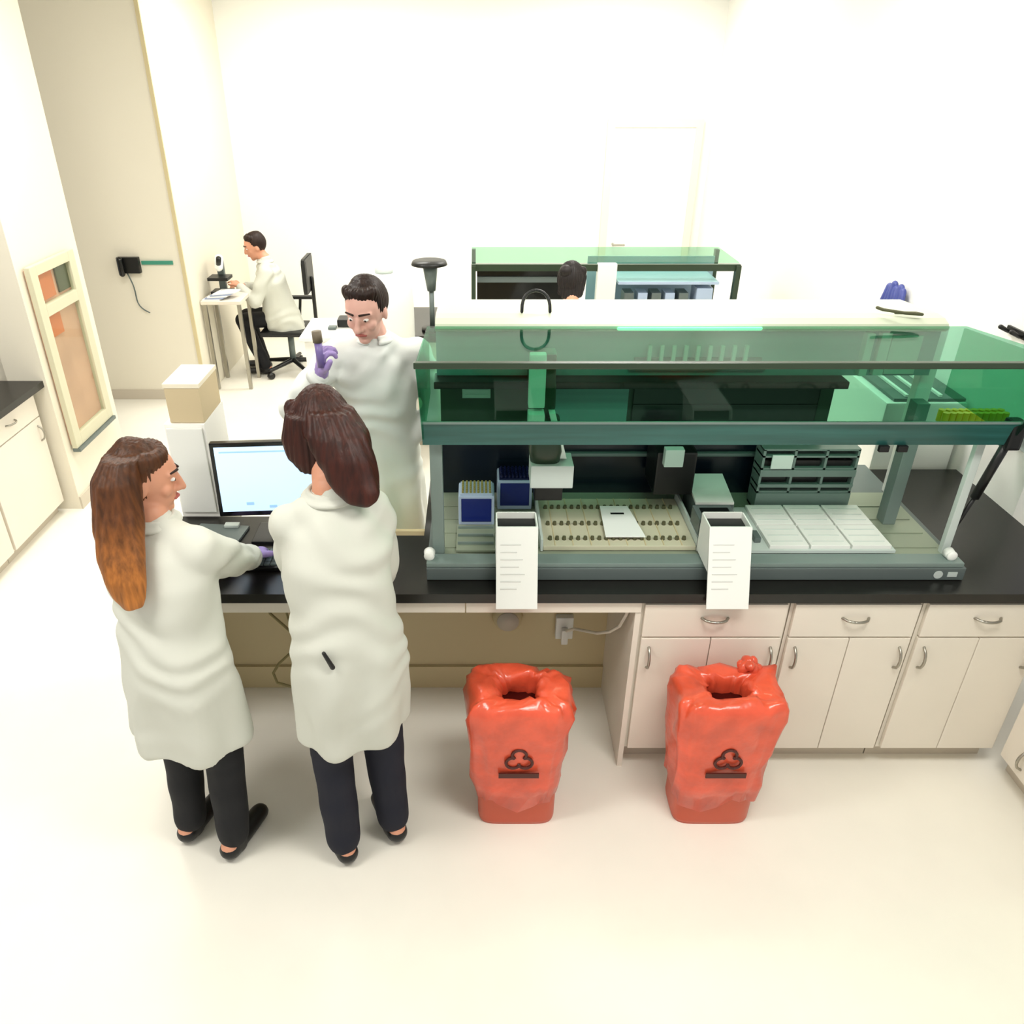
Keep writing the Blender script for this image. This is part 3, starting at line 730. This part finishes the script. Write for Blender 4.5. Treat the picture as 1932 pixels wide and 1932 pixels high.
def person(label, loc, yaw, q):
    root = thing('person', label, 'person', (0, 0, 0))
    Ri = Matrix.Rotation(-yaw, 3, 'Z'); lo = Vector(loc)
    W = lambda p: Ri @ (Vector(p) - lo)
    k = q.get('k', 1.0)
    zs = q['zsh']; neck = W(q['neck']); hc = W(q['head']); Rh = Ri @ rotm(*q['hrot'])
    Hd = lambda v: hc + Rh @ (Vector(v)*k)
    hip = Vector(q.get('hip', (0, 0, .92*k)))
    sw = q.get('sw', .165)
    sl = neck + Vector((-sw, 0, -.085)); sr = neck + Vector((sw, 0, -.085))
    sl += Vector(q.get('dsl', (0, 0, 0))); sr += Vector(q.get('dsr', (0, 0, 0)))
    ua, fa = .285*k, .255*k
    arms = {}
    for nm, s, sg in (('L', sl, -1), ('R', sr, 1)):
        e, w = ik(s, W(q['w'+nm]), ua, fa, Ri @ Vector(q['h'+nm]))
        hd = Ri @ Vector(q['d'+nm]) if ('d'+nm) in q else (w-e)
        hn = Ri @ Vector(q.get('n'+nm, (0, 0, 1)))
        arms[nm] = (s, e, w, hd, hn, sg)
    # legs
    if 'legs' in q: legs = [[W(p) for p in lg] for lg in q['legs']]
    else:
        legs = []
        for sx in (-1, 1):
            h = hip + Vector((.085*sx, 0, 0)); legs.append([h, Vector((.095*sx, .02, .49*k)), Vector((.10*sx, -.02, .09))])
    waist = hip.lerp(neck, .42)
    # ---- body
    m = MB()
    def tr(p, rx, ry, z=0): return (p[0], p[1], p[2]+z, rx, ry, 0)
    m.loft([tr(hip, .15*k, .10*k, -.08), tr(hip, .165*k, .11*k), tr(waist, .13*k, .09*k), tr(hip.lerp(neck, .7), .14*k, .09*k), tr(neck, .10*k, .06*k, -.06)], 28, 2.3)
    m.cap(sl, .043*k, sr, .043*k); m.cap(neck + Vector((0, 0, -.05)), .06*k, neck + Vector((0, 0, .01)), .054*k)
    m.cap(neck, .052*k, Hd((0, -.018, -.06)), .05*k)
    m.ell(hc + Rh @ Vector((0, -.008*k, .022*k)), (.077*k, .097*k, .098*k), Rh)
    m.ell(Hd((0, .022, -.045)), (.058*k, .066*k, .07*k), Rh)
    m.ell(Hd((0, .062, -.093)), (.026*k, .022*k, .02*k), Rh)
    m.cap(Hd((0, .088, .02)), .009*k, Hd((0, .108, -.022)), .0125*k); m.ell(Hd((.011, .094, -.026)), (.01*k,)*3); m.ell(Hd((-.011, .094, -.026)), (.01*k,)*3)
    m.cap(Hd((-.016, .082, -.055)), .009*k, Hd((.016, .082, -.055)), .009*k)
    for sx in (-1, 1):
        m.cap(Hd((.016*sx, .084, .036)), .008*k, Hd((.05*sx, .068, .034)), .007*k)
        m.ell(Hd((.038*sx, .058, -.02)), (.024*k, .022*k, .026*k), Rh)
        m.ell(Hd((.078*sx, -.01, -.008)), (.009*k, .018*k, .032*k), Rh)
    for nm, (s, e, w, hd, hn, sg) in arms.items():
        m.cap(s, .048*k, e, .038*k); m.cap(e, .038*k, w, .026*k)
        hand(m, w, hd, hn, -sg if q.get('flip') else sg, 0, q.get('curl', .5), k)
    for lg in legs:
        m.cap(lg[0], .08*k, lg[1], .055*k); m.cap(lg[1], .054*k, lg[2], .035*k)
        fd = (Ri @ Vector(q['fdir'])) if 'fdir' in q else Vector((0, 1, 0))
        m.cap(lg[2] + Vector((0, 0, -.03)) - fd*.03, .035, lg[2] + Vector((0, 0, -.05)) + fd*.14, .026)
    body = obj('body', bake(m, q.get('vox', .0055), 3, .5), M[q.get('skin', 'skin')], root, True)
    # ---- face
    for sx in (-1, 1):
        e = obj('eye', MB().ell(Hd((.031*sx, .077, .014)), (.0115*k, .0095*k, .0065*k), Rh), M['eye'], root, True)
        obj('iris', MB().ell(Hd((.031*sx, .0842, .0125)), (.0052*k, .0035*k, .005*k), Rh), M['iris'], e, True)
        obj('eyebrow', MB().cap(Hd((.014*sx, .091, .041)), .0045*k, Hd((.05*sx, .074, .040)), .0032*k), M['brow'], root, True)
    obj('lips', MB().cap(Hd((-.02, .087, -.056)), .005*k, Hd((0, .094, -.053)), .006*k).cap(Hd((0, .094, -.053)), .006*k, Hd((.02, .087, -.056)), .005*k), M['lip'], root, True)
    # ---- gloves
    if q.get('gloves'):
        for nm, (s, e, w, hd, hn, sg) in arms.items():
            g = MB(); hand(g, w, hd, hn, -sg if q.get('flip') else sg, .0022, q.get('curl', .5), k)
            fdv = (w-e).normalized(); g.cap(w - fdv*.04, .036*k, w, .031*k)
            obj('glove', bake(g, .004, 2), M['glove'], root, True)
    # ---- trousers, shoes
    m = MB(); m.loft([tr(hip, .15*k, .105*k, -.10), tr(hip, .155*k, .11*k), tr(hip, .14*k, .10*k, .08)], 28, 2.3)
    for lg in legs: m.cap(lg[0], .085*k, lg[1], .075*k); m.cap(lg[1], .073*k, lg[2]+Vector((0, 0, .01)), .062*k)
    obj('trousers', bake(m, .01, 6, disp=lambda p, n: .005*noise.noise(p*9)), M[q.get('pants', 'pants')], root, True)
    for lg in legs:
        fd = (Ri @ Vector(q['fdir'])) if 'fdir' in q else Vector((0, 1, 0))
        b = Vector((lg[2].x, lg[2].y, lg[2].z-.045))
        g = MB(); g.cap(b - fd*.03, .042, b + fd*.15, .036, flat=((0, 0, 1), .9)); g.cap(b + Vector((0, 0, .05)), .042, b, .045)
        obj('shoe', bake(g, .007, 3), M['shoe'], root, True)
    # ---- coat
    hz = q['hem']; m = MB(); sv = q.get('slv', 1.0)
    rings = []
    for (f, rx, ry, dx, dy) in q['rings']:
        if f >= 0: c = hip.lerp(neck, f)
        else: c = Vector((hip.x, hip.y, hip.z + f*(hip.z-hz)))
        rings.append((c.x+dx, c.y+dy, c.z, rx, ry, 0))
    m.loft(rings, 40, 2.4)
    m.cap(sl, .066*k*sv, sr, .066*k*sv); m.cap(neck + Vector((0, 0, -.07)), .10*k, neck + Vector((0, -.005, -.02)), .068*k); m.cap((sl+sr)/2+Vector((-.07, 0, .022)), .065*k, (sl+sr)/2+Vector((.07, 0, .022)), .065*k)
    for nm, (s, e, w, hd, hn, sg) in arms.items():
        fdv = (w-e).normalized()
        m.cap(s, .072*k*sv, e, .064*k*sv); m.cap(e, .064*k*sv, w - fdv*.03, .044*k*sv)
    sd = q.get('seed', 1.0)
    cc = hip.lerp(neck, .3)
    def fold(p, n):
        a = math.atan2(p.y-cc.y, p.x-cc.x); low = min(1, max(0, (hip.z+.15-p.z)/.5))
        v = .014*low*math.sin(a*7+sd+2*noise.noise(p*3)) + .007*noise.noise(Vector((p.x*9+sd, p.y*9, p.z*5)))
        v += .005*math.sin(p.z*42 + 9*noise.noise(p*4+Vector((sd, 0, 0)))) * (1-low)
        return v
    def ct(c, n):
        return (n.z < -.6 and c.z < hz + .035 and abs(c.z-hz) < .06)
    coat = obj('lab_coat', bake(m, .0095, 16, .6, fold, ct, .004), M[q.get('coat', 'coat')], root, True)
    # collar
    g = MB(); n0 = neck + Vector((0, 0, .0))
    N = 22
    for i in range(N):
        a0 = PI*.5+.35 + (2*PI-.7)*i/N; a1 = PI*.5+.35 + (2*PI-.7)*(i+1)/N
        f = lambda a, r, z: n0 + Vector((r*math.cos(a), r*.95*math.sin(a)+.005, z))
        g.cap(f(a0, .062*k, .004), .009*k, f(a1, .062*k, .004), .009*k, seg=8, k=2)
        g.cap(f(a0, .078*k, -.016), .011*k, f(a1, .078*k, -.016), .011*k, seg=8, k=2)
    obj('collar', bake(g, .006, 4), M[q.get('coat', 'coat')], coat, True)
    for nm, (s, e, w, hd, hn, sg) in arms.items():
        fdv = (w-e).normalized()
        obj('cuff', MB().cyl(w - fdv*.05, w - fdv*.015, .044*k, .042*k, 24), M[q.get('coat', 'coat')], coat, True)
    # ---- hair
    hr = q['hair']; g = MB()
    if hr.get('short'): g.ell(Hd((0, -.030, .034)), (.085*k, .094*k, .100*k), Rh)
    else: g.ell(Hd((0, -.034, .026)), (.087*k, .098*k, .112*k), Rh)
    if hr.get('short'):
        for i in range(16):
            a = -1.3+2.6*i/15
            g.ell(Hd((.058*math.sin(a), .040*math.cos(a)-.002, .095+.008*math.sin(i*2.3))), (.021, .024, .024))
        for sx in (-1, 1): g.ell(Hd((.074*sx, -.02, .03)), (.010*k, .035*k, .035*k), Rh)
    else:
        for i in range(9):
            a = -1.45+2.9*i/8
            g.ell(Hd((.07*math.sin(a), .048*math.cos(a)-.008, .082)), (.024, .024, .03))
        for sx in hr.get('sides', ()): g.cap(Hd((.078*sx, .02, .05)), .022, Hd((.078*sx, .005, -.07)), .026, flat=(Rh @ Vector((1, 0, 0)), .7))
    for ch in hr.get('fall', []):
        pts = [(W(p[:3]), p[3], p[4]) for p in ch]
        yw = -yaw
        g.loft([(p.x, p.y, p.z, rx, ry, yw) for p, rx, ry in pts], 26, 2.2)
    hcen = hc
    def strand(p, n):
        a = math.atan2(p.y-hcen.y, p.x-hcen.x)
        return .0016*math.sin(a*38 + 3*noise.noise(p*6)) + .006*noise.noise(Vector((p.x*22, p.y*22, p.z*2.5)))
    ho = obj('hair', bake(g, .0048, 8, .6, strand), hr['mat'], root, True)
    for b in hr.get('bun', []): obj('hair_bun', MB().ell(Hd(b), (.04, .04, .038)), hr['mat'], ho, True)
    root.location = lo; root.rotation_euler = (0, 0, yaw)
    return root, arms, W

H1 = hairmat('hair_brown_to_copper', '3E2312', '5A3214', 'A8682E', 1.22, 1.66)
H2 = hairmat('hair_dark_auburn', '38190F', '351208', '3A1509', 1.4, 1.8)
H3 = hairmat('hair_dark_brown', '24120B', '24120B', '24120B', 1.6, 1.9)
HB = hairmat('hair_black', '1B1414', '1B1414', '1B1414', 0, 2)
CR = [(-1.0, .215, .165, 0, .0), (-.6, .205, .155, 0, 0), (-.2, .195, .15, 0, 0), (.05, .185, .145, 0, 0), (.35, .165, .13, 0, 0), (.65, .18, .135, 0, 0), (.82, .155, .11, 0, 0), (.92, .09, .08, 0, 0)]
# woman at the left
person('woman in a white lab coat with long copper-tipped hair, typing at the keyboard', (-1.0, 2.04, 0), R(-22), dict(
    zsh=1.36, neck=(-1.02, 2.15, 1.37), head=(-1.03, 2.19, 1.485), slv=1.08, hrot=(R(-74), R(10), R(-4)), sw=.155, k=.97,
    wL=(-.975, 2.565, .975), hL=(-1, -.3, -.6), dL=(.3, .9, -.2), wR=(-.85, 2.52, .985), hR=(.5, -.2, -1), dR=(-.12, .95, -.2),
    gloves=True, pants='pants', hem=.57, seed=1.0, rings=CR,
    hair=dict(mat=H1, sides=(), fall=[[(-1.06, 2.130, 1.592, .06, .06), (-1.075, 2.100, 1.532, .074, .07), (-1.08, 2.070, 1.462, .076, .06), (-1.075, 2.030, 1.392, .076, .05), (-1.065, 1.985, 1.322, .072, .04), (-1.055, 1.950, 1.262, .062, .03), (-1.045, 1.935, 1.207, .045, .024), (-1.04, 1.930, 1.177, .03, .018)]])))
# woman in the middle
r2, a2, W2 = person('woman in a white lab coat with dark auburn hair, bending over the monitor', (-.42, 2.03, 0), R(28), dict(
    zsh=1.42, neck=(-.45, 2.13, 1.475), head=(-.49, 2.245, 1.62), hrot=(R(42), R(26), R(6)), sw=.132, k=1.03, slv=.86,
    dsl=(0, .02, -.01), dsr=(0, -.02, -.01),
    wL=(-.58, 2.44, .985), hL=(-.5, -.8, -1), dL=(.1, .9, -.3), wR=(-.42, 2.47, .99), hR=(.3, -.3, -1), dR=(-.2, .9, -.3),
    gloves=False, pants='navyp', hem=.60, seed=4.0, rings=[(-1.0, .185, .15, -.01, 0), (-.6, .19, .155, 0, 0), (-.2, .19, .155, .0, 0), (.05, .185, .15, 0, 0), (.35, .165, .135, 0, 0), (.65, .175, .135, 0, 0), (.82, .15, .11, 0, 0), (.92, .09, .08, 0, 0)],
    hair=dict(mat=H2, sides=(-1, 1), fall=[[(-.44, 2.19, 1.72, .07, .06), (-.42, 2.16, 1.66, .095, .075), (-.395, 2.12, 1.60, .09, .065), (-.37, 2.09, 1.54, .08, .05), (-.352, 2.07, 1.505, .07, .042), (-.345, 2.06, 1.48, .05, .035), (-.34, 2.06, 1.468, .03, .025)],
        [(-.50, 2.22, 1.70, .08, .07), (-.51, 2.22, 1.62, .09, .075), (-.51, 2.205, 1.56, .075, .06), (-.50, 2.19, 1.52, .045, .04)]])))
pn = obj('pocket_pen', MB().cap((0, 0, 0), .006, (.022, 0, -.055), .008), M['black'], None, True)
tag(pn, 'black pen clipped at the pocket of the woman with auburn hair', 'pen'); pn.location = (-.465, 1.868, 1.055)
# standing man
r3, a3, W3 = person('man in a white lab coat standing behind the bench, looking at a vial', (-.47, 3.45, 0), R(184), dict(
    zsh=1.5, neck=(-.455, 3.42, 1.575), head=(-.475, 3.345, 1.70), hrot=(R(165), R(20), R(0)), sw=.175, k=1.06, skin='skin2', coat='coatc',
    wR=(-.655, 3.17, 1.49), hR=(-.8, .2, -1), dR=(.1, -.15, 1), nR=(-1, -.45, 0), wL=(-.36, 3.40, 1.04), hL=(1, .4, -.5), dL=(-.35, .05, -1), nL=(.9, -.2, 0),
    gloves=True, curl=1.05, hem=.52, seed=2.0, rings=[(a, b*1.05, c*1.02, d, e) for a, b, c, d, e in CR],
    hair=dict(mat=H3, short=True)))
t = thing('vial', 'small violet vial with a grey cap held up in the man\'s gloved hand', 'vial', (-.64, 3.12, 1.58))
obj('tube', MB().cyl((-.64, 3.115, 1.53), (-.645, 3.115, 1.635), .016), M['lav'], t, True)
obj('cap', MB().cyl((-.645, 3.115, 1.635), (-.647, 3.115, 1.68), .02), M['brown'], t, True)
# seated person far away
CS = [(-1.0, .17, .17, 0, -.05), (-.5, .18, .18, 0, -.02), (0, .185, .17, 0, 0), (.35, .17, .14, 0, 0), (.65, .19, .14, 0, 0), (.82, .155, .11, 0, 0), (.92, .09, .08, 0, 0)]
person('person in a white lab coat seated on the far swivel chair', (-1.86, 7.45, 0), R(100), dict(
    zsh=1.1, neck=(-1.95, 7.45, 1.07), head=(-2.03, 7.45, 1.185), hrot=(R(110), R(20), 0), sw=.16, k=.97, hip=(0, 0, .56), vox=.009,
    wL=(-2.2, 7.36, .85), hL=(0, -.5, -1), wR=(-2.22, 7.58, .80), hR=(0, .5, -1),
    legs=[[(-1.88, 7.38, .54), (-2.22, 7.39, .52), (-2.06, 7.36, .09)], [(-1.88, 7.54, .54), (-2.22, 7.56, .52), (-2.12, 7.56, .09)]], fdir=(-1, -.1, 0),
    hem=.40, seed=3.0, rings=CS, hair=dict(mat=H3, short=True)))
t = thing('swivel_chair', 'black swivel chair with a low back at the far end of the aisle', 'chair', (-1.8, 7.45, 0))
obj('seat', MB().box(-2.04, -1.64, 7.24, 7.68, .40, .445, .02), M['black'], t)
obj('backrest', MB().box(-1.60, -1.55, 7.28, 7.64, .78, 1.10, .04), M['black'], t)
obj('back_bar', MB().tube([(-1.68, 7.46, .42), (-1.54, 7.46, .46), (-1.54, 7.46, .9)], .018), M['black'], t, True)
obj('armrest', MB().tube([(-1.75, 7.69, .43), (-1.73, 7.73, .64)], .014).box(-1.90, -1.60, 7.70, 7.76, .64, .67, .01), M['black'], t)
obj('column', MB().cyl((-1.80, 7.45, .10), (-1.80, 7.45, .41), .03), M['greyd'], t, True)
for i in range(5):
    a = .3 + i*2*PI/5; c, s_ = math.cos(a), math.sin(a)
    lg = obj('leg', MB().cap((-1.80, 7.45, .12), .025, (-1.80+.29*c, 7.45+.29*s_, .085), .017), M['black'], t, True)
    obj('caster', MB().cyl((-1.80+.29*c-.02*s_, 7.45+.29*s_+.02*c, .033), (-1.80+.29*c+.02*s_, 7.45+.29*s_-.02*c, .033), .032), M['black'], lg, True)
# person at the rear machine
person('dark haired person in white bending at the rear machine, seen from behind', (.62, 4.98, 0), R(-12), dict(
    zsh=1.2, neck=(.62, 5.12, 1.26), head=(.62, 5.22, 1.385), hrot=(R(-35), R(22), 0), sw=.15, k=.95, vox=.009, hip=(0, 0, .86),
    wL=(.47, 5.48, 1.02), hL=(-1, -.5, -.5), wR=(.78, 5.48, 1.02), hR=(1, -.5, -.5),
    hem=.5, seed=5.0, rings=CR, hair=dict(mat=HB, sides=(-1, 1), bun=[(0, -.12, .05)], fall=[[(.61, 5.20, 1.43, .07, .07), (.61, 5.18, 1.35, .08, .06), (.61, 5.15, 1.30, .06, .04)]])))
t = thing('utility_cart', 'white cart behind the standing man, holding a black dispenser', 'cart', (-1.05, 5.9, 0))
obj('top', MB().box(-1.30, -.80, 5.62, 6.15, .86, .89, .005), M['white'], t)
obj('body', MB().box(-1.27, -.83, 5.66, 6.11, .12, .86), M['wall'], t)
for x in (-1.25, -.85):
    for y in (5.70, 6.08): obj('caster', MB().cyl((x-.012, y, .05), (x+.012, y, .05), .05), M['black'], t, True)
t = thing('tape_dispenser', 'black dispenser lying on the white cart left of the standing man', 'dispenser', (-1.0, 5.9, .89))
obj('body', MB().box(-1.06, -.88, 5.88, 6.02, .892, .95, .015), M['black'], t)
obj('tongue', MB().box(-1.12, -1.06, 5.82, 5.88, .892, .91, .004), M['greyd'], t)


# ================================================================== LIGHTS
for i, (x, y) in enumerate([(-1.9, 1.2), (1.0, 1.2), (-1.9, 4.2), (1.0, 4.2), (-1.2, 7.2), (1.2, 7.2)]):
    t = thing('ceiling_light', ['panel light over the left aisle', 'panel light over the red bins', 'panel light over the left cabinets', 'panel light over the workstation', 'panel light over the far chair', 'panel light over the far door'][i] + ' above the frame', 'ceiling light', (x, y, 3.3), 'ceiling panel lights')
    obj('housing', MB().box(x-.62, x+.62, y-.32, y+.32, 3.30, 3.359), M['white'], t)
    obj('diffuser', MB().box(x-.58, x+.58, y-.28, y+.28, 3.29, 3.299), M['lamp'], t)
    l = bpy.data.lights.new('panel_lamp', 'AREA'); l.shape = 'RECTANGLE'; l.size = 1.2; l.size_y = .6; l.energy = LAMP; l.color = (1, .975, .93)
    lo = bpy.data.objects.new('panel_lamp', l); C.objects.link(lo); lo.location = (0, 0, -.02); lo.parent = t
w = bpy.data.worlds.new('World'); S.world = w; w.use_nodes = True
bg = w.node_tree.nodes['Background']; bg.inputs[0].default_value = (1, .985, .95, 1); bg.inputs[1].default_value = WORLD

# ================================================================== CAMERA
cam = bpy.data.cameras.new('camera'); cam.sensor_width = 36; cam.lens = 1484/1932*36; cam.shift_x = (966-900)/1932
co = bpy.data.objects.new('camera', cam); C.objects.link(co); co.location = (0, 0, 2.6); co.rotation_euler = (R(90-29.4), 0, 0)
S.camera = co
S.view_settings.view_transform = 'Standard'; S.view_settings.look = 'None'; S.view_settings.gamma = 1
S.view_settings.exposure = 0
S.view_settings.use_curve_mapping = False
